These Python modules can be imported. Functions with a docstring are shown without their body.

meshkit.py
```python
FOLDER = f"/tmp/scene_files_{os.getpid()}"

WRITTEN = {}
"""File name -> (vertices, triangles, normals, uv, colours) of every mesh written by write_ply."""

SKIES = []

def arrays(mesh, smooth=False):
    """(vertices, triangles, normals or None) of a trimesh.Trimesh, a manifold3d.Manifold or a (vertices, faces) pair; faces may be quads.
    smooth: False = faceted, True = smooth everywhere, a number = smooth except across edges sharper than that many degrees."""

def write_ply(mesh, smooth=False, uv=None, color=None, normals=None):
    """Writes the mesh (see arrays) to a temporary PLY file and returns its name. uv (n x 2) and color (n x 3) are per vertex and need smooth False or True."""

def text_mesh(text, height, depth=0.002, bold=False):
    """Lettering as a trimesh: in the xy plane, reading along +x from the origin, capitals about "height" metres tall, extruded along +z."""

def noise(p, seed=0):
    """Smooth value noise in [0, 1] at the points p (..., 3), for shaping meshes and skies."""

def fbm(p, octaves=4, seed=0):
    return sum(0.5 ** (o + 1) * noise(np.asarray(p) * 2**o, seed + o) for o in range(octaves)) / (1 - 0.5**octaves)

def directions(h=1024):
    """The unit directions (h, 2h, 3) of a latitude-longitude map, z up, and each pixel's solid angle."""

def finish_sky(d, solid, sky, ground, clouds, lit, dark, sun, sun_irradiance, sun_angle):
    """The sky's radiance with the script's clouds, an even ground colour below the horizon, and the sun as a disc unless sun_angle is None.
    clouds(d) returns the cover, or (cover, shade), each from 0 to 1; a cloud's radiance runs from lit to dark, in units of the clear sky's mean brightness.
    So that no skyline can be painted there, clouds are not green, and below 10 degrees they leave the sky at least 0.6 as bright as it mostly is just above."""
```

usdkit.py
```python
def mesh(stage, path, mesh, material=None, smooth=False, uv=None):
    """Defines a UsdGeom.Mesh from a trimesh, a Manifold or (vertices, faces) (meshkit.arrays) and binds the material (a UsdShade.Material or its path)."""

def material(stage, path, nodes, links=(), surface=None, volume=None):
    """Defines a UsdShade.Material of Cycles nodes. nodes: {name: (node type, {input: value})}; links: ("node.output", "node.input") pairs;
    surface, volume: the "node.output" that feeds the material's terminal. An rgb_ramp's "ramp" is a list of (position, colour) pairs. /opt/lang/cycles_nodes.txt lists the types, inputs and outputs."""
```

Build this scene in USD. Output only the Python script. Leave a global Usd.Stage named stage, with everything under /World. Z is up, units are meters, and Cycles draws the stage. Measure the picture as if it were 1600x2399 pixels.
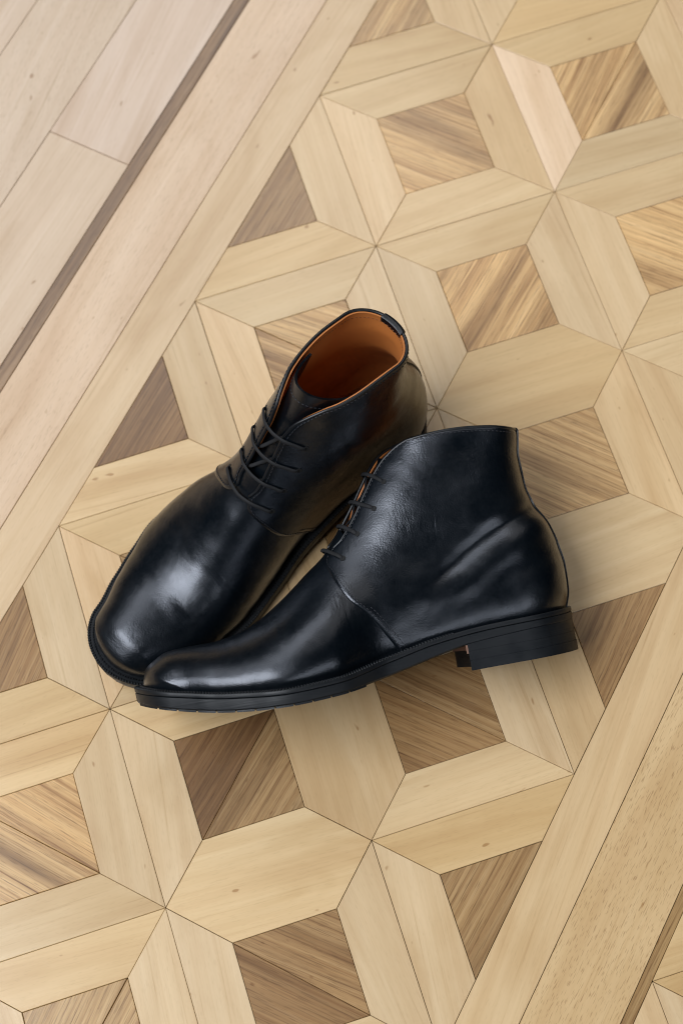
import math, random
import numpy as np, trimesh, usdkit, meshkit
from pxr import Usd, UsdGeom, UsdLux, UsdShade, Gf, Sdf, Vt
from scipy.interpolate import PchipInterpolator as PC
from scipy.spatial import cKDTree
from scipy.spatial.transform import Rotation as Rot

random.seed(7)
stage = Usd.Stage.CreateInMemory()
UsdGeom.SetStageUpAxis(stage, 'Z')
UsdGeom.Xform.Define(stage, '/World')
U = 0.147                                           # pitch of the parquet lattice, metres

# ------------------------------------------------------------------ camera
cam = UsdGeom.Camera.Define(stage, '/World/camera')
Rc = Rot.from_rotvec([2.72424747, -0.436783668, 0.0127726855]).as_matrix()      # rows: right, down, forward
Tc = np.array([0.0274517804, -0.2113134, 1.45679411]) * U / 0.15
Cc = -Rc.T @ Tc
M4 = np.eye(4); M4[0, :3] = Rc[0]; M4[1, :3] = -Rc[1]; M4[2, :3] = -Rc[2]; M4[3, :3] = Cc
cam.AddTransformOp().Set(Gf.Matrix4d(*M4.ravel().tolist()))
cam.CreateHorizontalApertureAttr(36.0); cam.CreateVerticalApertureAttr(36.0 * 1024 / 682)
cam.CreateFocalLengthAttr(4303.51 / 1600 * 36.0)
cam.CreateFStopAttr(9.0); cam.CreateFocusDistanceAttr(1.235)
cam.CreateClippingRangeAttr(Gf.Vec2f(0.02, 100))
cam.CreateExposureAttr(0.56)

# ------------------------------------------------------------------ light: daylight through windows, as soft lamps, plus one added fill
def rect(name, pos, target, w, h, inten, col):
    L = UsdLux.RectLight.Define(stage, '/World/' + name)
    pos, target = np.array(pos, float), np.array(target, float)
    b = pos - target; b /= np.linalg.norm(b)
    r = np.cross([0, 0, 1] if abs(b[2]) < .99 else [0, 1, 0], b); r /= np.linalg.norm(r); u = np.cross(b, r)
    m = np.eye(4); m[0, :3] = r; m[1, :3] = u; m[2, :3] = b; m[3, :3] = pos
    L.AddTransformOp().Set(Gf.Matrix4d(*m.ravel().tolist()))
    L.CreateWidthAttr(w); L.CreateHeightAttr(h); L.CreateIntensityAttr(inten); L.CreateColorAttr(Gf.Vec3f(*col))
    return L
rect('window_light', (-2.3, -.36, 3.6), (-.05, -.2, 0), 3.1, 2.5, 5.6, (.91, .945, 1.0))
rect('window_light_far', (-.40, 1.45, 2.10), (-.05, .05, 0), 2.1, 1.1, 1.5, (.92, .95, 1.0))
rect('window_light_near', (.9, -3.3, 2.25), (0, -.2, 0), 2.4, 1.5, 1.3, (.88, .93, 1.0))
rect('added_fill_light', (1.4, 1.5, 3.0), (0.3, 0.2, 0), 2.6, 2.6, 0.45, (1.0, .96, .92))  # unseen fill panel, added to brighten the upper right of the floor

# ------------------------------------------------------------------ materials
mat = lambda name, nodes, links, surface='p.BSDF': usdkit.material(stage, '/World/Looks/' + name, nodes, links, surface=surface)

def wood_mat(name, dark, fleck=0.0):
    """Grain from the 'grain' coordinates of each board (metres along and across), tinted by the board's own 'tone'."""
    if dark:
        layers = [((3.5, 260, 1), 4., .66, .35, [(.26, (.22, .108, .037)), (.42, (.375, .222, .092)), (.56, (.465, .295, .130)), (.74, (.53, .352, .172))]),
                  ((20, 800, 1), 2., .6, 0., [(.26, (.56, .50, .44)), (.46, (1, 1, 1)), (.75, (1.10, 1.09, 1.07))]),
                  ((2.2, 30, 1), 3., .55, .5, [(.30, (.42, .36, .31)), (.40, (.80, .77, .74)), (.50, (1, 1, 1)), (.70, (1.16, 1.16, 1.15))]),
                  ((90, 1300, 1), 1., .5, 0., [(.30, (1 - fleck, 1 - 1.1 * fleck, 1 - 1.2 * fleck)), (.42, (1, 1, 1))])]
    else:
        layers = [((3, 60, 1), 3., .55, .5, [(.25, (.57, .378, .186)), (.5, (.635, .443, .230)), (.75, (.68, .492, .27))]),
                  ((9, 430, 1), 3., .6, .15, [(.24, (.82, .77, .70)), (.38, (.975, .965, .95)), (.55, (1, 1, 1)), (.8, (1.035, 1.04, 1.045))]),
                  ((7, 24, 1), 3., .55, .8, [(.28, (.90, .86, .80)), (.48, (1, 1, 1)), (.72, (1.06, 1.07, 1.09))]),
                  ((170, 1500, 1), 1., .5, 0., [(.30, (1 - fleck, 1 - 1.15 * fleck, 1 - 1.3 * fleck)), (.42, (1, 1, 1))])]
    n = {'g': ('attribute', {'attribute': 'grain'}), 't': ('attribute', {'attribute': 'tone'}), 'gp': ('geometry', {})}
    links, last = [], 't.color'
    for k, (sc, det, ro, dis, ramp) in enumerate(layers):
        n |= {f'm{k}': ('mapping', {'scale': sc}), f'n{k}': ('noise_texture', {'scale': 1.0, 'detail': det, 'roughness': ro, 'distortion': dis}), f'r{k}': ('rgb_ramp', {'ramp': ramp}), f'x{k}': ('mix', {'mix_type': 'multiply', 'fac': 1.0})}
        links += [('g.vector', f'm{k}.vector'), (f'm{k}.vector', f'n{k}.vector'), (f'n{k}.fac', f'r{k}.fac'), (last, f'x{k}.color1'), (f'r{k}.color', f'x{k}.color2')]; last = f'x{k}.color'
    # small knots, dents and grime that belong to the board
    n |= {'ms': ('mapping', {'scale': (75, 150, 1)}), 'ns': ('noise_texture', {'scale': 1.0, 'detail': 1.0}), 'rs': ('rgb_ramp', {'ramp': [(.76, (1, 1, 1)), (.81, (.66, .56, .46))]}), 'xs': ('mix', {'mix_type': 'multiply', 'fac': 1.0}),
          'sn': ('noise_texture', {'scale': 30.0, 'detail': 4.0, 'roughness': .6}), 'rr': ('map_range', {'from_min': .3, 'from_max': .7, 'to_min': .34, 'to_max': .52}),
          'b': ('bump', {'strength': .12 if not dark else .18, 'distance': .0006}), 'p': ('principled_bsdf', {'specular_ior_level': .2, 'coat_weight': 1.0, 'coat_roughness': .22})}
    links += [('g.vector', 'ms.vector'), ('ms.vector', 'ns.vector'), ('ns.fac', 'rs.fac'), (last, 'xs.color1'), ('rs.color', 'xs.color2'), ('xs.color', 'p.base_color'),
              ('gp.position', 'sn.vector'), ('sn.fac', 'rr.value'), ('rr.result', 'p.roughness'), ('n1.fac', 'b.height'), ('b.normal', 'p.normal')]
    return mat(name, n, links)
M_FAINT = wood_mat('faint_flecked_pale_wood', False, .14)
M_LIGHT, M_DARK, M_FLECK = wood_mat('pale_wood', False, .06), wood_mat('walnut_wood', True, .25), wood_mat('flecked_pale_wood', False, .30)
M_SUB = mat('joint_dirt', {'p': ('principled_bsdf', {'base_color': (.075, .050, .030), 'roughness': .9})}, [])

def leather(name, col, rough, coat=.35, grain=1.0, crough=.16, spec=.5, tint=(1, 1, 1)):
    return mat(name, {'tc': ('texture_coordinate', {}),
        'v': ('voronoi_texture', {'scale': 1000.0, 'feature': 'f1', 'randomness': 1.0}),
        'nw': ('noise_texture', {'scale': 60.0, 'detail': 5.0, 'roughness': .62}),
        'mc': ('mapping', {'scale': (330, 40, 70)}), 'nc': ('noise_texture', {'scale': 1.0, 'detail': 3.0, 'roughness': .6, 'distortion': .4}), 'mk': ('noise_texture', {'scale': 22.0, 'detail': 1.0}),
        'mr': ('map_range', {'from_min': .5, 'from_max': .72, 'to_min': 0.0, 'to_max': .42 * grain, 'clamp': True}),
        'nr': ('noise_texture', {'scale': 30.0, 'detail': 5.0, 'roughness': .66}),
        'rr': ('map_range', {'from_min': .3, 'from_max': .7, 'to_min': rough - .08, 'to_max': rough + .10}),
        'b1': ('bump', {'strength': .26 * grain, 'distance': .0003, 'invert': True}), 'b2': ('bump', {'strength': .22 * grain, 'distance': .0013}), 'b3': ('bump', {'distance': .0010}),
        'p': ('principled_bsdf', {'base_color': col, 'specular_ior_level': spec, 'specular_tint': tint, 'coat_tint': tint, 'coat_weight': coat, 'coat_roughness': crough})},
        [('tc.object', x + '.vector') for x in ('v', 'nw', 'mc', 'mk', 'nr')] + [('mc.vector', 'nc.vector'), ('v.distance', 'b1.height'), ('nw.fac', 'b2.height'), ('nc.fac', 'b3.height'), ('mk.fac', 'mr.value'), ('mr.result', 'b3.strength'),
         ('b1.normal', 'b2.normal'), ('b2.normal', 'b3.normal'), ('b3.normal', 'p.normal'), ('nr.fac', 'rr.value'), ('rr.result', 'p.roughness')])
M_LEATHER = leather('black_leather', (.0018, .0036, .0056), .275, .10, spec=.80, tint=(.87, .91, 1.0))
M_EDGE = leather('black_edge', (.0045, .006, .008), .36, .1, .25)
M_SOLE = mat('black_sole', {'tc': ('texture_coordinate', {}), 'n': ('noise_texture', {'scale': 60.0, 'detail': 4.0}), 'mp': ('mapping', {'scale': (20, 20, 900)}), 'n2': ('noise_texture', {'scale': 1.0, 'detail': 2.0}),
        'rr': ('map_range', {'from_min': .3, 'from_max': .7, 'to_min': .40, 'to_max': .62}), 'b': ('bump', {'strength': .25, 'distance': .0005}),
        'p': ('principled_bsdf', {'base_color': (.0050, .0068, .0090), 'specular_ior_level': .40})},
        [('tc.object', 'n.vector'), ('tc.object', 'mp.vector'), ('mp.vector', 'n2.vector'), ('n.fac', 'rr.value'), ('rr.result', 'p.roughness'), ('n2.fac', 'b.height'), ('b.normal', 'p.normal')])
M_TAN = leather('tan_lining', (.50, .172, .040), .55, .0, .5)
M_INSOLE = leather('insole_leather', (.24, .075, .018), .6, .0, .5)
M_WAIST = leather('brown_waist_leather', (.20, .11, .075), .6, .0, .5)
M_LACE = mat('lace_cotton', {'tc': ('texture_coordinate', {}), 'w': ('noise_texture', {'scale': 1800.0, 'detail': 1.0}), 'b': ('bump', {'strength': .6, 'distance': .0004}),
        'p': ('principled_bsdf', {'base_color': (.013, .0135, .015), 'roughness': .72, 'specular_ior_level': .35})}, [('tc.object', 'w.vector'), ('w.fac', 'b.height'), ('b.normal', 'p.normal')])
M_THREAD = mat('black_thread', {'p': ('principled_bsdf', {'base_color': (.02, .022, .028), 'roughness': .45})}, [])
M_HOLE = mat('eyelet_dark', {'p': ('principled_bsdf', {'base_color': (.004, .004, .004), 'roughness': .8})}, [])

# ------------------------------------------------------------------ helpers
taken = {}
def numbered(path):
    k = taken.get(path, -1) + 1; taken[path] = k
    return path if k == 0 else f'{path}_{k:03d}'
def obj(parent, name, mesh, m, smooth=False):
    path = numbered(parent + '/' + name)
    return usdkit.mesh(stage, path, mesh, m, smooth=smooth).GetPrim()
def tag(prim, **kw):
    for k, v in kw.items(): prim.SetCustomDataByKey(k, v)

# ------------------------------------------------------------------ floor: every board a mesh of its own
floor = UsdGeom.Xform.Define(stage, '/World/floor').GetPrim()
tag(floor, kind='structure', label='pale wood parquet floor with walnut squares set in a star lattice and diagonal border strips')
W2 = lambda i, j: np.array([i * U, -j * U])
rng = np.random.RandomState(11)
def board(name, poly_ij, grain_dir_ij, m, tone, gap=None):
    gap = rng.uniform(.00008, .00026) if gap is None else gap
    P = np.array([W2(*q) for q in poly_ij])
    if np.cross(P[1] - P[0], P[2] - P[1]) < 0: P = P[::-1]
    def inset(P, d):
        out = []
        for k in range(len(P)):
            a, b, c = P[k - 1], P[k], P[(k + 1) % len(P)]
            e1 = (b - a) / np.linalg.norm(b - a); e2 = (c - b) / np.linalg.norm(c - b)
            n1 = np.array([-e1[1], e1[0]]); n2 = np.array([-e2[1], e2[0]])
            out.append(b + (n1 + n2) * d / max(1 + n1 @ n2, .3))
        return np.array(out)
    k = len(P)
    c = P.mean(0); tilt = rng.normal(0, .00045, 2); dz = rng.uniform(-.00006, .00006)
    top = lambda Q: np.c_[Q, (Q - c) @ tilt + dz]
    rings = [np.c_[inset(P, gap), np.full(k, -.003)], top(inset(P, gap)) - [0, 0, .0003], top(inset(P, gap + .00035))]
    v = np.vstack(rings); f = []
    for r in range(2):
        for a in range(k):
            b = (a + 1) % k; f += [[r * k + a, r * k + b, r * k + k + b], [r * k + a, r * k + k + b, r * k + k + a]]
    f += [[2 * k, 2 * k + a, 2 * k + a + 1] for a in range(1, k - 1)]
    prim = obj('/World/floor', name, (v, np.array(f)), m)
    g = W2(*grain_dir_ij); g /= np.linalg.norm(g); h = np.array([-g[1], g[0]])
    off = rng.uniform(-50, 50, 3)
    skew = rng.normal(0, .05)
    gx, gy = v[:, :2] @ g, v[:, :2] @ h
    G = np.c_[gx + off[0], gy + skew * gx + off[1], np.full(len(v), off[2])]
    api = UsdGeom.PrimvarsAPI(prim)
    api.CreatePrimvar('grain', Sdf.ValueTypeNames.Float3Array, 'vertex').Set(Vt.Vec3fArray.FromNumpy(G.astype(np.float32)))
    api.CreatePrimvar('tone', Sdf.ValueTypeNames.Color3fArray, 'vertex').Set(Vt.Vec3fArray.FromNumpy(np.tile(np.array(tone, np.float32), (len(v), 1))))
    return prim

def tone_light(horizontal):
    b = rng.uniform(.91, 1.09); w = rng.uniform(-.065, .06)
    if not horizontal: b *= 1.02
    return (b, b * (1 - w * .5 + (0 if horizontal else .012)), b * (1 - w * 1.6 + (-.02 if horizontal else .06)))
def tone_dark(v):
    w = rng.uniform(-.05, .03); v *= 1.0
    return (v, v ** (1.28 if v < 1 else 1) * (1 - w * .6), v ** (1.5 if v < 1 else 1) * (1 - w * 1.4))
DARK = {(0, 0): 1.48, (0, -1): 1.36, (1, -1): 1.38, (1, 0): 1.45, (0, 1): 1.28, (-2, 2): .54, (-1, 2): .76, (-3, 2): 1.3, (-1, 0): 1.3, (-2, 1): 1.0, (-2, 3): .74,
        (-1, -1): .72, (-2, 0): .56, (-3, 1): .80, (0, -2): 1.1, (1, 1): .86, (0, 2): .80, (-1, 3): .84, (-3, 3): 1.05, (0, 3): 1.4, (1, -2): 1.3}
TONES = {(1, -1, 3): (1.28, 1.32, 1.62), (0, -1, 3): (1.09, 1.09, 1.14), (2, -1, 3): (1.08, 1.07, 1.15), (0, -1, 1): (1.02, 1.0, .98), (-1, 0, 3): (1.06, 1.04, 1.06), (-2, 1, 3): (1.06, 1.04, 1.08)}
WHOLE = {((0, 1), (1, 1)), ((-1, 2), (-1, 3)), ((-2, 3), (-1, 3)), ((0, 2), (1, 2))}      # one wide board instead of a pair
NOSEAM = {(0, 0), (0, 1), (0, -1), (1, 0)}
q = .25
halves = {}
def cell(a, b, clip=None):
    s = [(a, b), (a + 1, b), (a + 1, b + 1), (a, b + 1)]
    inn = [(a + q, b + q), (a + 1 - q, b + q), (a + 1 - q, b + 1 - q), (a + q, b + 1 - q)]
    for k in range(4):
        if clip == 'lower' and k in (0, 3): continue          # half cell beyond the border: only i+j larger stays
        if clip == 'upper' and k in (1, 2): continue
        e = tuple(sorted([s[k], s[(k + 1) % 4]]))
        poly = [s[k], s[(k + 1) % 4], inn[(k + 1) % 4], inn[k]]
        if e in WHOLE:
            halves.setdefault(e, []).append(inn[k]); halves[e].append(inn[(k + 1) % 4]); continue
        hz = k in (0, 2)
        tl = tone_light(hz)
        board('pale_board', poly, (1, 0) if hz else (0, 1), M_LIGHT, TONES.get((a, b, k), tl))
    even = (a + b) % 2 == 0
    gd = (1, -1) if even else (1, 1)
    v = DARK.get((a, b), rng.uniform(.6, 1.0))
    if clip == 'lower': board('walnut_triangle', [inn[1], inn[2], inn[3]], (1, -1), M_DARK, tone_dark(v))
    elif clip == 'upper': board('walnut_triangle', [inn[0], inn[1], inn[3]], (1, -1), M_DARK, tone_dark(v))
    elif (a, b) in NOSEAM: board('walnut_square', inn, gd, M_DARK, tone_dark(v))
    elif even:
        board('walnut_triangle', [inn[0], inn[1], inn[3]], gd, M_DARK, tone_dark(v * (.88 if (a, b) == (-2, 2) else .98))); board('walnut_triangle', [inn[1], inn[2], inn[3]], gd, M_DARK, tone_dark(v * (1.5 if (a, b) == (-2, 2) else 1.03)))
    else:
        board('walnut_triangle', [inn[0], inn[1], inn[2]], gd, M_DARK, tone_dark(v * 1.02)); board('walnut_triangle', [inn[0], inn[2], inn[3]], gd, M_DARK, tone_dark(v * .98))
for a in range(-5, 4):
    for b in range(-4, 7):
        if not (-4.2 < a - b * .36 < 3.2): continue
        if -2 < a + b < 2: cell(a, b)
        elif a + b == -2: cell(a, b, 'lower')
        elif a + b == 2: cell(a, b, 'upper')
        elif a + b == 3 and b >= 2: cell(a, b, 'lower')
        elif a + b in (4, 5) and b >= 2 and a < 3: cell(a, b)
for (p0, p1), ii in halves.items():
    hz = p0[1] == p1[1]
    A, B = sorted(ii, key=lambda t: t[0] if hz else t[1])[:2], sorted(ii, key=lambda t: t[0] if hz else t[1])[2:]
    A, B = sorted(A, key=lambda t: t[1] if hz else t[0]), sorted(B, key=lambda t: t[1] if hz else t[0])
    board('pale_board', [p0, A[0], B[0], p1, B[1], A[1]], (1, 0) if hz else (0, 1), M_LIGHT, tone_light(hz))
# border strips: s = i + j is the distance across the border, r = i - j runs along it
sr = lambda s, r: ((s + r) / 2, (s - r) / 2)
def strip(name, s0, s1, cuts, m, tones):
    for k in range(len(cuts) - 1):
        board(name, [sr(s0, cuts[k]), sr(s1, cuts[k]), sr(s1, cuts[k + 1]), sr(s0, cuts[k + 1])], (1, -1), m, tones[k % len(tones)], .0002)
PALE = [(1.0, 1.0, 1.03), (.97, .965, .97), (1.03, 1.03, 1.06), (.99, .98, .98)]
strip('border_board', -1, -1.365, [-9, 9], M_LIGHT, [(.97, .985, 1.08)])
strip('border_board', -1.365, -1.925, [-9, 9], M_FAINT, [(.98, .99, 1.20)])
strip('walnut_strip', -1.925, -2.035, [-9, 9], M_DARK, [(.60, .56, .60)])
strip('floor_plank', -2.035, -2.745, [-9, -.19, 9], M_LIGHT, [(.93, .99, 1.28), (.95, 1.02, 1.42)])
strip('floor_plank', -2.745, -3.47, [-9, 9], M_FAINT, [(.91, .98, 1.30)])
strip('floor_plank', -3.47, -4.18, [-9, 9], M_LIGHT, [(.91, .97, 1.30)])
strip('floor_plank', -4.18, -4.9, [-9, 9], M_LIGHT, [(1.02, 1.01, 1.04)])
strip('border_board', 3, 3.362, [-9, 9], M_LIGHT, [(1.01, 1.01, 1.03)])
strip('border_board', 3.362, 3.928, [-9, 9], M_FLECK, [(1.0, .99, .97)])
strip('walnut_strip', 3.928, 4.0, [-9, 9], M_DARK, [(.85, .84, .82)])
sub = trimesh.creation.box([3.2, 3.2, .02]); sub.apply_translation([0, -.1, -.0135])
tag(obj('/World/floor', 'subfloor', sub, M_SUB))
#BOOT-BEGIN
# ------------------------------------------------------------------ the boot's shape, in its own frame: x from heel to toe, y towards the outer side, z up
FEATH = PC([-.01, .005, .061, .098, .128, .168, .2, .239, .27, .30], [.0315, .0305, .0292, .0258, .0200, .0128, .0118, .0150, .0205, .0275])
BOT = PC([-.01, .075, .098, .120, .143, .17, .2, .217, .24, .262, .286, .305], [.0205, .0170, .0132, .0085, .0042, .0010, 0, .0003, .0022, .0058, .0115, .0175])
RIDGE = np.array([(.070, .220), (.092, .188), (.113, .156), (.1275, .136), (.1385, .120), (.150, .1055), (.160, .0940), (.1730, .0838), (.1912, .0700), (.2103, .0582), (.2290, .0512), (.2475, .0488), (.262, .0487), (.275, .0478), (.285, .0435), (.2915, .0385), (.2945, .030), (.2950, .020), (.295, .012)])
BACK = np.array([(.0135, .220), (.0145, .158), (.0165, .139), (.0160, .118), (.0125, .105), (.006, .091), (.001, .075), (-.0012, .060), (-.0008, .0424), (.0022, .030), (.003, .015)])
def dense(P, n=600):
    t = np.r_[0, np.cumsum(np.linalg.norm(np.diff(P, axis=0), axis=1))]
    u = np.linspace(0, t[-1], n)
    return np.c_[PC(t, P[:, 0])(u), PC(t, P[:, 1])(u)]
RD, BD = dense(RIDGE, 1500), dense(BACK, 1000)
RT, BT = cKDTree(RD), cKDTree(BD)
XBACK = PC(BD[::-1, 1], BD[::-1, 0])
LOWL = PC([-.02, 0, .03, .06, .09, .13, .17, .20, .225, .25, .275, .30, .32], [.0335, .0335, .0345, .0345, .0350, .0373, .0560, .0610, .0554, .0459, .0355, .0360, .033])
LOWM = PC([-.02, 0, .03, .06, .09, .13, .17, .20, .225, .25, .275, .30, .32], [.0335, .0335, .0340, .0330, .0305, .0310, .0375, .0430, .0445, .0425, .0362, .0330, .03])
MIDY = PC([-.02, .05, .12, .18, .22, .26, .30], [0, 0, .0005, -.0005, -.002, -.0035, -.0045])
RF = PC([-.02, .08, .11, .15, .18, .21, .24, .27, .31], [.046, .046, .048, .056, .052, .043, .036, .031, .030])
WT, LEAN, WSL = .0256, 0.0, .0112                                # half-width of the opening; sideways lean of the shaft
circ = lambda q: np.sqrt(np.clip(1 - (1 - np.clip(q, 0, 1)) ** 2, 0, 1))
def width(x, z, side):
    """Half-width of the upper at the profile point (x, z); side +1 outer, -1 inner."""
    x, z = np.asarray(x, float), np.asarray(z, float)
    low = np.where(side > 0, LOWL(x), LOWM(x))
    za = .098 + np.clip(x - .10, 0, .10) * .42
    wa = .0305 + np.clip(x - .05, 0, .12) * WSL
    wt = WT
    t1 = np.clip((z - .050) / (za - .050), 0, 1); t1 = t1 * t1 * (3 - 2 * t1)
    t2 = np.clip((z - za) / (.165 - za + 1e-6), 0, 1.2); t2 = t2 * t2 * (3 - 2 * np.minimum(t2, 1))
    S = low * (1 - t1) + wa * t1
    S = S * (1 - t2) + wt * t2
    zf = FEATH(np.clip(x, -.01, .3))
    S = S * (1 - .075 * (x < .30) * np.clip(1 - np.maximum(z - zf, 0) / .030, 0, 1) ** 1.6 * np.clip((.20 - x) / .05, 0, 1))
    S = S * (1 - .09 * np.exp(-np.maximum(z - zf, 0) / .0055)) * (1 - .03 * np.exp(-((z - zf - .05) / .02) ** 2) * (x < .2))
    P = np.stack([x.ravel(), z.ravel()], 1)
    df = RT.query(P)[0].reshape(x.shape); db = np.maximum(x - XBACK(np.clip(z, .016, .219)), 0)
    return S * circ(df / RF(np.clip(x, -.02, .31))) * circ(db / (.037 - .015 * np.clip((z - .12) / .04, 0, 1)))
def mid_y(x, z): return MIDY(np.clip(x, -.02, .3)) + LEAN * np.clip(np.asarray(z) - .05, 0, 1) ** 2 / .11 ** 2
def surf(x, z, side): return np.stack([x, mid_y(x, z) + side * width(x, z, side), z], -1)
def grid_normals(G):
    n = np.cross(np.gradient(G, axis=1), np.gradient(G, axis=0)); l = np.linalg.norm(n, axis=2, keepdims=True)
    return n / np.maximum(l, 1e-12)
def grid_faces(r, c, flip=False):
    i, j = np.meshgrid(np.arange(r - 1), np.arange(c - 1), indexing='ij'); a = (i * c + j).ravel()
    f = np.stack([a, a + 1, a + c + 1, a + c], 1)
    return f[:, ::-1] if flip else f
def shell(outer, inner):
    """Closed sheet between two grids, with rims."""
    r, c, _ = outer.shape; n = r * c
    v = np.vstack([outer.reshape(-1, 3), inner.reshape(-1, 3)])
    f = [grid_faces(r, c), grid_faces(r, c, True) + n]
    ring = np.r_[np.arange(c), np.arange(1, r) * c + c - 1, (r - 1) * c + np.arange(c - 2, -1, -1), np.arange(r - 2, 0, -1) * c]
    nx = np.roll(ring, -1); f.append(np.stack([ring, ring + n, nx + n, nx], 1))
    return v, np.vstack(f)
def fix(m):
    v, f = m; f = np.asarray(f)
    if f.shape[1] == 4: f = np.vstack([f[:, [0, 1, 2]], f[:, [0, 2, 3]]])
    t = trimesh.Trimesh(v, f, process=False)
    return t
def tube(P, r, n=10, flat=1.0, up=None, caps=True):
    """Tube along P (radius r, scalar or per point); flat < 1 squashes it along 'up'."""
    P = np.asarray(P, float); r = np.broadcast_to(np.asarray(r, float), len(P))
    T = np.gradient(P, axis=0); T /= np.linalg.norm(T, axis=1, keepdims=True)
    A = np.zeros_like(P); a = np.array([.3, .5, .8]) if up is None else None
    for k in range(len(P)):
        u = (up[k] if up is not None else a); u = u - T[k] * (u @ T[k]); A[k] = u / np.linalg.norm(u)
        if up is None: a = A[k]
    B = np.cross(T, A); th = np.linspace(0, 2 * np.pi, n, endpoint=False)
    R = P[:, None] + r[:, None, None] * (np.cos(th)[None, :, None] * A[:, None] * flat + np.sin(th)[None, :, None] * B[:, None])
    v = R.reshape(-1, 3); f = []
    for k in range(len(P) - 1):
        for j in range(n): f.append([k * n + j, k * n + (j + 1) % n, (k + 1) * n + (j + 1) % n, (k + 1) * n + j])
    f = np.array(f); f = np.vstack([f[:, [0, 1, 2]], f[:, [0, 2, 3]]])
    if caps:
        v = np.vstack([v, P[0], P[-1]]); e = (len(P) - 1) * n
        f = np.vstack([f, [[len(v) - 2, (j + 1) % n, j] for j in range(n)], [[len(v) - 1, e + j, e + (j + 1) % n] for j in range(n)]])
    return trimesh.Trimesh(v, f, process=False)
cat = trimesh.util.concatenate

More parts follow.
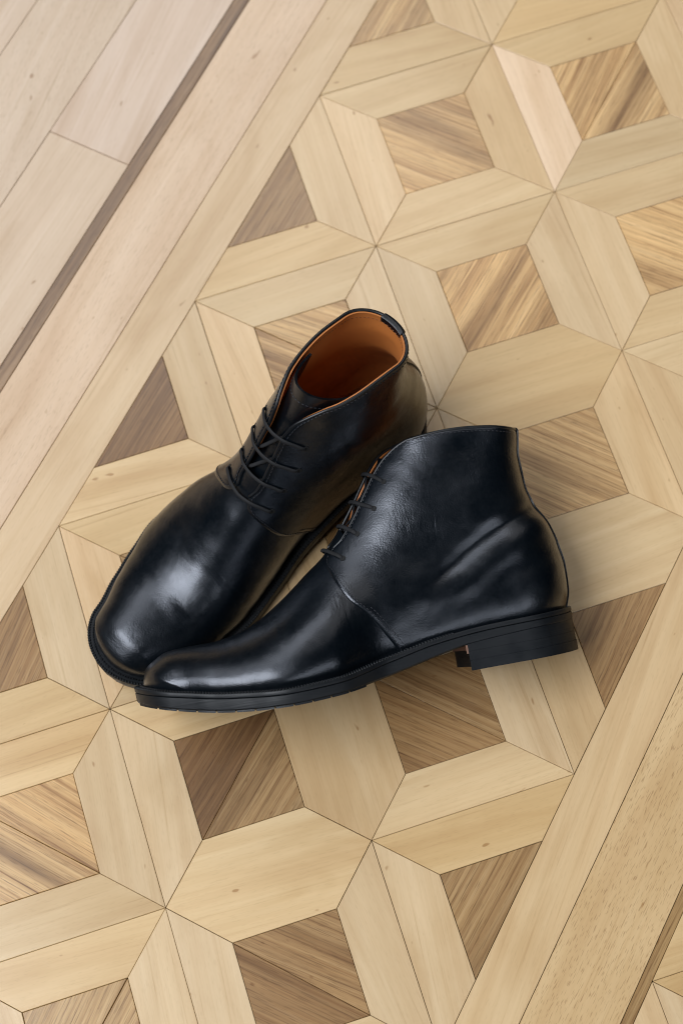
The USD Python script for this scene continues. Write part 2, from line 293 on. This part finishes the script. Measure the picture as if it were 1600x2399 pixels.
# quarter (rear half of the upper): front edge from the welt to the throat and up the lacing edge, in profile
FRONT = dense(np.array([(.1225, .016), (.1237, .021), (.1310, .0352), (.1395, .0490), (.1510, .0625), (.1560, .0725), (.1588, .0810), (.1606, .0888), (.1560, .0968), (.1480, .1050), (.1368, .1195), (.1262, .1350), (.1165, .1480), (.1085, .1560), (.1000, .1605), (.0900, .1632)]), 400)
TOPB = np.array([.0146, .1575])
class Boot:
    def __init__(s, creases, spread=0.0):
        s.creases = creases
        nr, nc = 130, 64
        t = np.linspace(0, 1, nr); F = FRONT[np.round(t * 399).astype(int)]
        zb = .026 + (TOPB[1] - .026) * t ** .95
        a = np.linspace(0, 1, nc); ca = (1 - np.cos(np.pi * a)) / 2; ca = .6 * ca + .4 * (1 - np.cos(np.pi * a / 2))
        X = XBACK(zb)[:, None] * (1 - ca) + F[:, :1] * ca
        Z = zb[:, None] * (1 - ca) + F[:, 1:] * ca
        Z = Z + (.0035 * np.sin(np.pi * ca) * t[:, None] ** 6)
        sp = spread * ca[None] ** 4 * np.clip((t[:, None] - .42) / .12, 0, 1) * np.clip((1.02 - t[:, None]) / .12, .25, 1)      # lacing edge that has drawn back on the outer side
        Gl, Gm = surf(X - .8 * sp, Z - .55 * sp, 1), surf(X, Z, -1)
        s.X, s.Z = X, Z
        G = np.concatenate([Gl[:, ::-1], Gm[:, 1:]], 1)            # outer front -> back seam -> inner front
        N = grid_normals(G)
        if N[nr // 2, 5, 1] < 0: N = -N
        G = G + N * s.relief(G)[..., None]
        N2 = grid_normals(G); N2 *= np.sign((N2 * N).sum(-1, keepdims=True)); s.G, s.N = G, N2; s.nc = nc
        s.nr = nr
    def relief(s, P):
        """Soft undulation of the leather and the creases this boot has, metres along the normal."""
        d = ((meshkit.fbm(P * 30 + 5, 2, 3) - .5) * .0015 + (meshkit.fbm(P * 85, 2, 9) - .5) * .0005) * (1 - .65 * np.clip((P[..., 0] - .215) / .05, 0, 1))
        for (side, x0, z0, x1, z1, w, amp) in s.creases:
            a, b = np.array([x0, z0]), np.array([x1, z1]); L = np.linalg.norm(b - a); e = (b - a) / L; nn = np.array([-e[1], e[0]])
            q = P[..., [0, 2]] - a; u, v = q @ e, q @ nn
            v = v - .0025 * np.sin(u / L * 3.1)
            d = d + amp * np.exp(-(v / w) ** 2) * np.exp(-(np.maximum(np.maximum(-u, u - L), 0) / (L * .25)) ** 2) * np.clip(P[..., 1] * side / .016, 0, 1) ** 1.3
        return d
    def quarter(s, side):
        nc = s.nc; sl = slice(0, nc) if side > 0 else slice(nc - 1, 2 * nc - 1)
        G, N = s.G[:, sl], s.N[:, sl]
        th = np.full(G.shape[:2], .0018); e = 0 if side > 0 else nc - 1; d = 1 if side > 0 else -1
        th[:, e] = .0008; th[:, e + d] = .0015; th[-1] = .0009; th[-2] = .0015
        return fix(shell(G + N * th[..., None], G + N * .0001))
    def lining(s):
        G = s.G.copy(); m = 2 * s.nc - 1; c = np.linspace(-1, 1, m)
        for k in range(s.nr):
            w = 1 - .045 * np.clip((.66 - k / s.nr) / .08, 0, 1)
            for j in range(3): G[k, :, j] = np.interp(c * w, c, s.G[k, :, j])
        return fix(shell(G - s.N * .0002, G - s.N * .0015))
    def at(s, x, z, side, off=0.0):
        """Points (and normals) on the quarter's outside at profile points."""
        x, z = np.atleast_1d(x).astype(float), np.atleast_1d(z).astype(float); e = 2e-4
        p = surf(x, z, side); n = np.cross(surf(x + e, z, side) - surf(x - e, z, side), surf(x, z + e, side) - surf(x, z - e, side))
        n /= np.linalg.norm(n, axis=-1, keepdims=True); n *= np.where(n[..., 1:2] * side < 0, -1, 1)
        return p + n * (s.relief(p) + off)[..., None], n
    def vamp(s):
        ns, nv = 150, 44
        t = np.linspace(0, 1, ns); tt = t ** .9
        top = RD[(RD[:, 0] > .146) & (RD[:, 1] > .0225)]; top = top[np.round((1 - (1 - tt) ** 1.5) * (len(top) - 1)).astype(int)]
        bx = .112 + (.2949 - .112) * (1 - (1 - t) ** 1.35); bz = FEATH(bx) - .003
        bz = np.minimum(bz, top[:, 1] - .0005)
        v = np.sin(np.pi / 2 * np.linspace(0, 1, nv))
        X = bx[:, None] * (1 - v) + top[:, :1] * v; Z = bz[:, None] * (1 - v) + top[:, 1:] * v
        G = np.concatenate([surf(X, Z, 1), surf(X, Z, -1)[:, -2::-1]], 1)
        N = grid_normals(G); N *= np.sign(N[ns // 2, nv - 1, 2])
        fade = np.clip((1 - t) / .1, 0, 1)[:, None]
        G = G + N * (s.relief(G) * fade)[..., None]
        f = grid_faces(*G.shape[:2])
        return fix((G.reshape(-1, 3), f)), G
    def tongue(s, top):
        n, m = 44, 29
        u = np.linspace(0, 1, n); R = RD[(RD[:, 1] < top) & (RD[:, 1] > .092)][::-1]; R = R[np.round(u * (len(R) - 1)).astype(int)]
        a = np.linspace(-1, 1, m); wid = .013 + (WT - .0053 - .013) * np.clip(u * 1.6, 0, 1)
        y = wid[:, None] * a[None]; q = np.clip(np.abs(y) / (WT - .0030), 0, 1)
        back = .046 * (1 - np.sqrt(1 - q ** 2)) * np.clip(.55 + .6 * u[:, None], 0, 1)
        X = (R[:, 0] - .0052 - .0050 * u ** 2)[:, None] - back
        Z = (R[:, 1] - .0028)[:, None] - .18 * back + (.011 * (1 - a[None] ** 2) + .002 * a[None]) * u[:, None] ** 6
        Y = mid_y(X, Z) + y
        G = np.stack([X, Y, Z], -1); N = grid_normals(G); N *= np.where(N[n // 2, m // 2, 0] < 0, -1, 1)
        return fix(shell(G + N * .0009, G - N * .0009)), G, N
    def outline(s, extra, n=161):
        """Sole edge seen from below: x, outer y, inner y, at extra(x) outside the upper."""
        from shapely.geometry import Polygon
        th = np.linspace(0, np.pi, 400); xs = -.0008 + (.2948 + .0008) * (1 - np.cos(th)) / 2
        zz = FEATH(xs) + .009 - .007 * np.clip((xs - .26) / .03, 0, 1)
        P = [np.c_[xs, MIDY(xs) + sd * width(xs, zz, sd)] for sd in (1, -1)]
        base = Polygon(np.vstack([P[0], P[1][::-1]])).buffer(0)
        if base.geom_type != 'Polygon': base = max(base.geoms, key=lambda g: g.area)
        def sides(mg, x=None):
            c = np.array(base.buffer(mg + .004, quad_segs=24).buffer(-.004, quad_segs=24).exterior.coords)[:-1]
            i0, i1 = c[:, 0].argmin(), c[:, 0].argmax(); c = np.roll(c, -i0, 0); k = (i1 - i0) % len(c)
            A, B = c[:k + 1], np.vstack([c[k:], c[:1]])[::-1]
            if A[:, 1].mean() < B[:, 1].mean(): A, B = B, A
            return A, B
        A0, B0 = sides(.0024); A1, B1 = sides(.0046); A2, B2 = sides(.0063)
        x0, x1 = A0[:, 0].min(), A1[:, 0].max(); th = np.linspace(0, np.pi, n); x = x0 + (x1 - x0) * (1 - np.cos(th)) / 2
        t = np.clip((x - .06) / .10, 0, 1); t = t * t * (3 - 2 * t)
        t2 = np.clip((x - .215) / .05, 0, 1); t2 = t2 * t2 * (3 - 2 * t2)
        x1 = A2[:, 0].max(); x = x0 + (x1 - x0) * (1 - np.cos(th)) / 2
        f = lambda C0, C1, C2: (np.interp(x, C0[:, 0], C0[:, 1]) * (1 - t) + np.interp(x, C1[:, 0], C1[:, 1]) * t) * (1 - t2) + np.interp(x, C2[:, 0], C2[:, 1]) * t2
        ya, yb = f(A0, A1, A2), f(B0, B1, B2)
        return x, ya, yb
def slab(x, yl, ym, levels):
    """Closed slab over the outline; levels: (inset, z(x)) from top to bottom."""
    n = len(x); v, f = [], []
    cx = (yl + ym) / 2
    for ins, zf in levels:
        k = 1 - ins / np.maximum((yl - ym) / 2, 1e-4); k = np.clip(k, .2, 1)
        xx = x + np.where(x > .15, -1, 1) * ins * np.clip(1 - np.abs(yl - ym) / .05, 0, 1)
        z = zf(x)
        v.append(np.vstack([np.c_[xx, cx + (yl - cx) * k, z], np.c_[xx, cx + (ym - cx) * k, z][::-1]]))
    m = 2 * n
    for r in range(len(levels) - 1):
        a = np.arange(m); b = (a + 1) % m
        f.append(np.stack([r * m + a, r * m + b, (r + 1) * m + b, (r + 1) * m + a], 1))
    for r, fl in ((0, False), (len(levels) - 1, True)):
        a = np.arange(n - 1); qd = np.stack([a, m - 1 - a, m - 2 - a, a + 1], 1) + r * m
        f.append(qd[:, ::-1] if fl else qd)
    f = np.vstack(f); f = np.vstack([f[:, [0, 1, 2]], f[:, [0, 2, 3]]])
    t = trimesh.Trimesh(np.vstack(v), f, process=False); t.merge_vertices(); t.update_faces(t.nondegenerate_faces()); t.fix_normals()
    return t
MARGIN = PC([-.02, .03, .08, .12, .16, .2, .25, .30], [.0022, .0022, .0026, .0036, .0052, .0058, .0058, .0056])
#BOOT-END

# ------------------------------------------------------------------ the two boots
ZS = .988
EYE = [(.1480, .0890), (.1352, .1040), (.1215, .1194), (.1115, .1362)]
def build_boot(path, mirror, creases, lace_jitter, ZS, spread=0.0):
    s = Boot(creases, spread); rs = np.random.RandomState(5 + mirror)
    def put(parent, name, m, material, smooth=True):
        v = np.array(m.vertices) * [1, -1 if mirror else 1, ZS]; f = np.array(m.faces)
        if mirror: f = f[:, ::-1]
        return obj(parent, name, trimesh.Trimesh(v, f, process=False), material, smooth)
    # upper
    vm, VG = s.vamp()
    vamp = put(path, 'vamp', vm, M_LEATHER)
    quarters = [put(path, 'quarter', s.quarter(1), M_LEATHER, 60), put(path, 'quarter', s.quarter(-1), M_LEATHER, 60)]
    put(path, 'lining', s.lining(), M_TAN, 60)
    tg, TG, TN = s.tongue(.166 if spread == 0 else .146); tongue = put(path, 'tongue', tg, M_LEATHER, 60)
    # edge binding: up one lacing edge, round the top line and down the other
    k0 = int(s.nr * .50)
    P = np.vstack([(s.G + s.N * .0007)[k0:, 0], (s.G + s.N * .0007)[-1, 1:-1], (s.G + s.N * .0007)[k0:, -1][::-1]])
    t = np.r_[0, np.cumsum(np.linalg.norm(np.diff(P, axis=0), axis=1))]; u = np.linspace(0, t[-1], 260)
    put(path, 'edge_binding', tube(np.stack([np.interp(u, t, P[:, k]) for k in range(3)], 1), .00125, 8), M_EDGE)
    # strip over the back seam, folded over the top line
    rows = []
    for k in range(2, s.nr):
        w =   .0056 + .0030 * max(0, (k / s.nr - .72) / .28) ** .8; yy = np.linspace(w, -w, 11); c = slice(s.nc - 34, s.nc + 33)
        g, nn = s.G[k, c], s.N[k, c]; o = np.argsort(g[:, 1])
        rows.append(np.stack([np.interp(yy, g[o, 1], (g + nn * .0029)[o, j]) for j in range(3)], 1))
    top, inn = rows[-1], np.array([1.0, 0, 0])
    n_top = s.N[-1, s.nc - 1]
    rows += [top + [0, 0, .0014] - n_top * .0007, top + [0, 0, .0019] - n_top * .0028, top + [0, 0, .0010] - n_top * .0050, top + [0, 0, -.007] - n_top * .0053]
    Bk = np.array(rows); Nk = grid_normals(Bk); Nk *= np.sign(Nk[40, 5, 0]) * -1
    put(path, 'back_strip', fix(shell(Bk, Bk - Nk * .0011)), M_EDGE, 50)
    # stitching: short raised dashes
    def row_at(k, dist, sgn):
        g = s.G[k] if sgn > 0 else s.G[k, ::-1]; n = s.N[k] if sgn > 0 else s.N[k, ::-1]
        t = np.r_[0, np.cumsum(np.linalg.norm(np.diff(g[:s.nc], axis=0), axis=1))]
        return np.array([np.interp(dist, t, (g + n * .00195)[:s.nc, j]) for j in range(3)])
    def dashes(P, ln=.0019, gap=.0010, r=.00036):
        t = np.r_[0, np.cumsum(np.linalg.norm(np.diff(P, axis=0), axis=1))]; out = []
        for a in np.arange(0, t[-1] - ln, ln + gap):
            u = np.linspace(a, a + ln, 4); out.append(tube(np.stack([np.interp(u, t, P[:, j]) for j in range(3)], 1), [r * .5, r, r, r * .5], 5))
        return cat(out)
    for sgn, qp in ((1, quarters[0]), (-1, quarters[1])):
        lines = [dashes(np.array([row_at(k, .0026, sgn) for k in range(4, s.nr - 3)]))]
        lines.append(dashes(np.array([row_at(k, .0058, sgn) for k in range(4, int(s.nr * .24))])))
        k = s.nr - 4; g = s.G[k] if sgn > 0 else s.G[k, ::-1]; n = s.N[k] if sgn > 0 else s.N[k, ::-1]
        lines.append(dashes((g + n * .00195)[3:s.nc - 12]))
        tag(put(str(qp.GetPath()), 'stitching', cat(lines), M_THREAD), kind='stuff')
    tag(put(str(tongue.GetPath()), 'stitching', dashes((TG + TN * .0010)[-4, 1:-1]), M_THREAD), kind='stuff')
    # eyelets and laces
    for (ex, ez) in EYE:
        for sd in (1, -1):
            p, n = s.at(ex, ez, sd, .00185)
            c = trimesh.creation.cylinder(.0019, .0006, sections=20); T = trimesh.geometry.align_vectors([0, 0, 1], n[0]); T[:3, 3] = p[0]; c.apply_transform(T)
            put(path, 'eyelet', c, M_HOLE, 40)
    def edge_of(ex, ez):
        return FRONT[np.argmin(np.linalg.norm(FRONT - [ex, ez], axis=1) + (FRONT[:, 0] < ex) * 0)]
    def strand(k_out, k_in, over, j):
        (ax, az), (bx, bz) = EYE[k_out], EYE[k_in]; pts = []
        for (x, z), sd, seq in (((ax, az), 1, (0, .12, .55, 1)), ((bx, bz), -1, (1, .55, .12, 0))):
            e = edge_of(x, z)
            for q in seq:
                off = {0: -.001, .12: .0026, .55: .0026, 1: .0028}[q] if over else {0: -.0032, .12: -.0032, .55: -.0030, 1: -.0012}[q]
                xx, zz = x + (e[0] - x) * q, z + (e[1] - z) * q
                p, n = s.at(xx, zz, sd, off); pts.append((p[0] + (np.array([-.0004, 0, .0007]) * j if q in (.55, 1) and over else 0), n[0]))
        m0, m1 = pts[3], pts[4]
        mid = (m0[0] + m1[0]) / 2 + (np.array([.0012, 0, .0006]) if over else np.array([-.001, 0, -.0008]))
        nm = m0[1] + m1[1]; pts.insert(4, (mid, nm / np.linalg.norm(nm)))
        C = np.array([p for p, _ in pts]); Nn = np.array([n for _, n in pts])
        t = np.r_[0, np.cumsum(np.linalg.norm(np.diff(C, axis=0), axis=1))]; u = np.linspace(0, t[-1], 48)
        Q, N2 = PC(t, C)(u), PC(t, Nn)(u)
        return tube(Q, .00138, 10, .55, N2)
    for k in range(4):
        lace = put(path, 'lace_strand', strand(k, k, True, lace_jitter[k]), M_LACE)
        if k < 3: put(path, 'lace_strand', strand(k, k + 1, False, 0), M_LACE)
    tag(put(str(stage.GetPrimAtPath(path + '/lining').GetPath()), 'stitching', dashes((s.G - s.N * .0017)[s.nr - 6, 6:-6], .0016, .0012, .0003), M_INSOLE), kind='stuff')
    # insole
    x = np.linspace(.006, .20, 60); zi = FEATH(x) + .006
    wl, wm = width(x, zi, 1) - .002, width(x, zi, -1) - .002
    put(path, 'insole', slab(x, MIDY(x) + wl, MIDY(x) - wm, [(0, lambda x: FEATH(x) + .006), (0, lambda x: FEATH(x) + .003)]), M_INSOLE, 40)
    # welt, outsole, heel
    x, yl, ym = s.outline(MARGIN)
    welt = put(path, 'welt', slab(x, yl, ym, [(.0006, lambda x: FEATH(x) - .0004), (.0000, lambda x: FEATH(x) - .0010), (.0, lambda x: FEATH(x) - .0032), (.0007, lambda x: FEATH(x) - .0037)]), M_SOLE, 40)
    base = lambda x: np.minimum(BOT(x), FEATH(x) - .0075)
    put(path, 'outsole', slab(x, yl, ym, [(.0007, lambda x: FEATH(x) - .0037), (.0001, lambda x: FEATH(x) - .0042), (.0003, lambda x: base(x) + .0022), (.0012, lambda x: base(x) + .0007)]), M_SOLE, 40)
    # brown leather under the waist
    mk = (x > .070) & (x < .150); put(path, 'waist_leather', slab(x[mk], yl[mk] * .86, ym[mk] * .86, [(0, lambda x: base(x) + .0016), (0, lambda x: base(x) + .0006)]), M_WAIST, 40)
    # untreated leather on the upper part of the heel breast
    yb = np.linspace(np.interp(.0785, x, ym) + .001, np.interp(.0785, x, yl) - .001, 24); c, hw = yb.mean(), (yb[-1] - yb[0]) / 2 + .001
    xb = .0785 - .0075 * (1 - ((yb - c) / hw) ** 2) + .0003
    col = lambda dx, z: np.stack([xb + dx, yb, z + 0 * yb], 1)
    put(path, 'breast_leather', fix(shell(np.stack([col(.0004, base(xb) + .001), col(.0004, .0118)], 0), np.stack([col(-.001, base(xb) + .001), col(-.001, .0118)], 0))), M_WAIST, 40)
    # tread lugs round the forepart
    lugs = []
    for sd, yy in ((1, yl), (-1, ym)):
        for a in np.arange(.150, .292, .0125):
            b = a + .0114; q = np.linspace(a, b, 5); yo = np.interp(q, x, yy) - sd * .0009; yi = yo - sd * .016
            z0 = base(q) + .0016; z1 = base(q) - .0002
            v = np.vstack([np.c_[q, yo, z0], np.c_[q, yo, z1], np.c_[q, yi, z1], np.c_[q, yi, z0]]); f = []
            for r in range(4):
                for k in range(4): f.append([r * 5 + k, r * 5 + k + 1, (r + 1) % 4 * 5 + k + 1, (r + 1) % 4 * 5 + k])
            f += [[0, 5, 10, 15], [4, 19, 14, 9]]; t = fix((v, np.array(f))); t.fix_normals(); lugs.append(t)
    for t in lugs: put(path, 'tread_lug', t, M_SOLE, False)
    # heel: lifts and a rubber top piece, the breast hollowed
    def heel_part(name, za, zb, ins, mtl, yoff=0):
        m = x < .083; xs = x[m]; n = 22
        hx = np.linspace(0, 1, n); X = .0 + 0 * hx
        xe = np.r_[xs[xs < .078]]; l, r = np.interp(xe, x, yl) - ins, np.interp(xe, x, ym) + ins
        x0 = xe[0] + ins; back = np.c_[np.r_[xe[::-1] + ins * (xe[::-1] < .02)], l[::-1]]; fwd = np.c_[xe + ins * (xe < .02), r]
        yb = np.linspace(r[-1], l[-1], n)[1:-1]; c, hw = (l[-1] + r[-1]) / 2, (l[-1] - r[-1]) / 2
        br = np.c_[.0785 - .0075 * (1 - ((yb - c) / hw) ** 2), yb]
        ring = np.vstack([back, fwd[1:], br])[::1]
        from shapely.geometry import Polygon
        poly = Polygon(ring).buffer(0)
        if poly.geom_type != 'Polygon': poly = max(poly.geoms, key=lambda g: g.area)
        t = trimesh.creation.extrude_polygon(poly, 1.0, engine='earcut'); v = np.array(t.vertices); up = v[:, 2] > .5
        v[:, 2] = np.where(up, za(v[:, 0]), zb(v[:, 0])); t = trimesh.Trimesh(v, t.faces, process=False)
        return put(path, name, t, mtl, 35)
    hb = lambda x: np.minimum(BOT(x), FEATH(x) - .0075) + .0014
    heel_part('heel_lift', lambda x: hb(x), lambda x: .0134 + 0 * x, .0004, M_SOLE)
    heel_part('heel_lift', lambda x: .0133 + 0 * x, lambda x: .00708 + 0 * x, .0004, M_SOLE)
    heel_part('heel_top_piece', lambda x: .0070 + 0 * x, lambda x: .0002 + .0 * x, .0001, M_SOLE)
    # welt stitching: a row of small ridges round the forepart
    th, b = [], trimesh.creation.icosphere(1)
    loop = np.vstack([np.c_[x, yl], np.c_[x, ym][::-1]]); 
    t = np.r_[0, np.cumsum(np.linalg.norm(np.diff(loop, axis=0), axis=1))]
    for a in np.arange(0, t[-1], .0021):
        p = np.array([np.interp(a, t, loop[:, 0]), np.interp(a, t, loop[:, 1])]); p2 = np.array([np.interp(a + .001, t, loop[:, 0]), np.interp(a + .001, t, loop[:, 1])])
        if p[0] < .085: continue
        e = (p2 - p) / (np.linalg.norm(p2 - p) + 1e-9); n = np.array([e[1], -e[0]]); n = n if n @ ([.2, 0] - p) > 0 else -n
        c = p + n * .0016
        for (dd, ra, rb) in ((.0010, .00075, .0012), (.0042, .0006, .0006)):
            m = b.copy(); v = m.vertices * [ra, rb, .0010]; v = v @ np.array([[e[0], e[1], 0], [n[0], n[1], 0], [0, 0, 1]]); m.vertices = v + [*(p + n * dd), FEATH(min(p[0], .3)) - .0004]; th.append(m)
    tag(put(str(welt.GetPath()), 'stitching', cat(th), M_SOLE), kind='stuff')

def place(name, R, t):
    x = UsdGeom.Xform.Define(stage, '/World/' + name); m = np.eye(4); m[:3, :3] = R.T; m[3, :3] = t
    x.AddTransformOp().Set(Gf.Matrix4d(*m.ravel().tolist())); return x.GetPrim()
VAMP = [(1, .236, .055, .226, .02, .0050, -.0004), (-1, .234, .055, .222, .02, .0045, -.0005), (1, .205, .06, .200, .02, .008, -.0007), (-1, .206, .06, .196, .02, .006, -.0007)]
FOLD = [(1, .020, .100, .080, .071, .0060, -.0024), (1, .012, .088, .066, .061, .0095, .0021), (1, .016, .064, .095, .043, .0110, -.0013)]
settle = Rot.from_euler('y', .009).as_matrix(); pivot = np.array([-.184, -.324, 0])       # lets the heel's edge down to the floor
lying = place('chukka_boot', settle @ Rot.from_rotvec([.18294, 1.76176, 2.52404]).as_matrix(), settle @ (np.array([.02519, -.36474, .03311]) - pivot) + pivot - [0, 0, .0011])
tag(lying, label='black leather chukka boot lying on its side, sole edge and heel towards the viewer', category='boot')
build_boot('/World/chukka_boot', False, VAMP + FOLD, [.2, .5, -.2, .8], .988, .0034)
standing = place('chukka_boot_001', Rot.from_euler('zyx', [3.56544, 0, 0]).as_matrix(), np.array([-.01738, -.14357, 0]))
tag(standing, label='black leather chukka boot standing upright behind, tan lined opening and tongue showing', category='boot')
build_boot('/World/chukka_boot_001', True, VAMP, [.9, .6, .3, .8], 1.012)
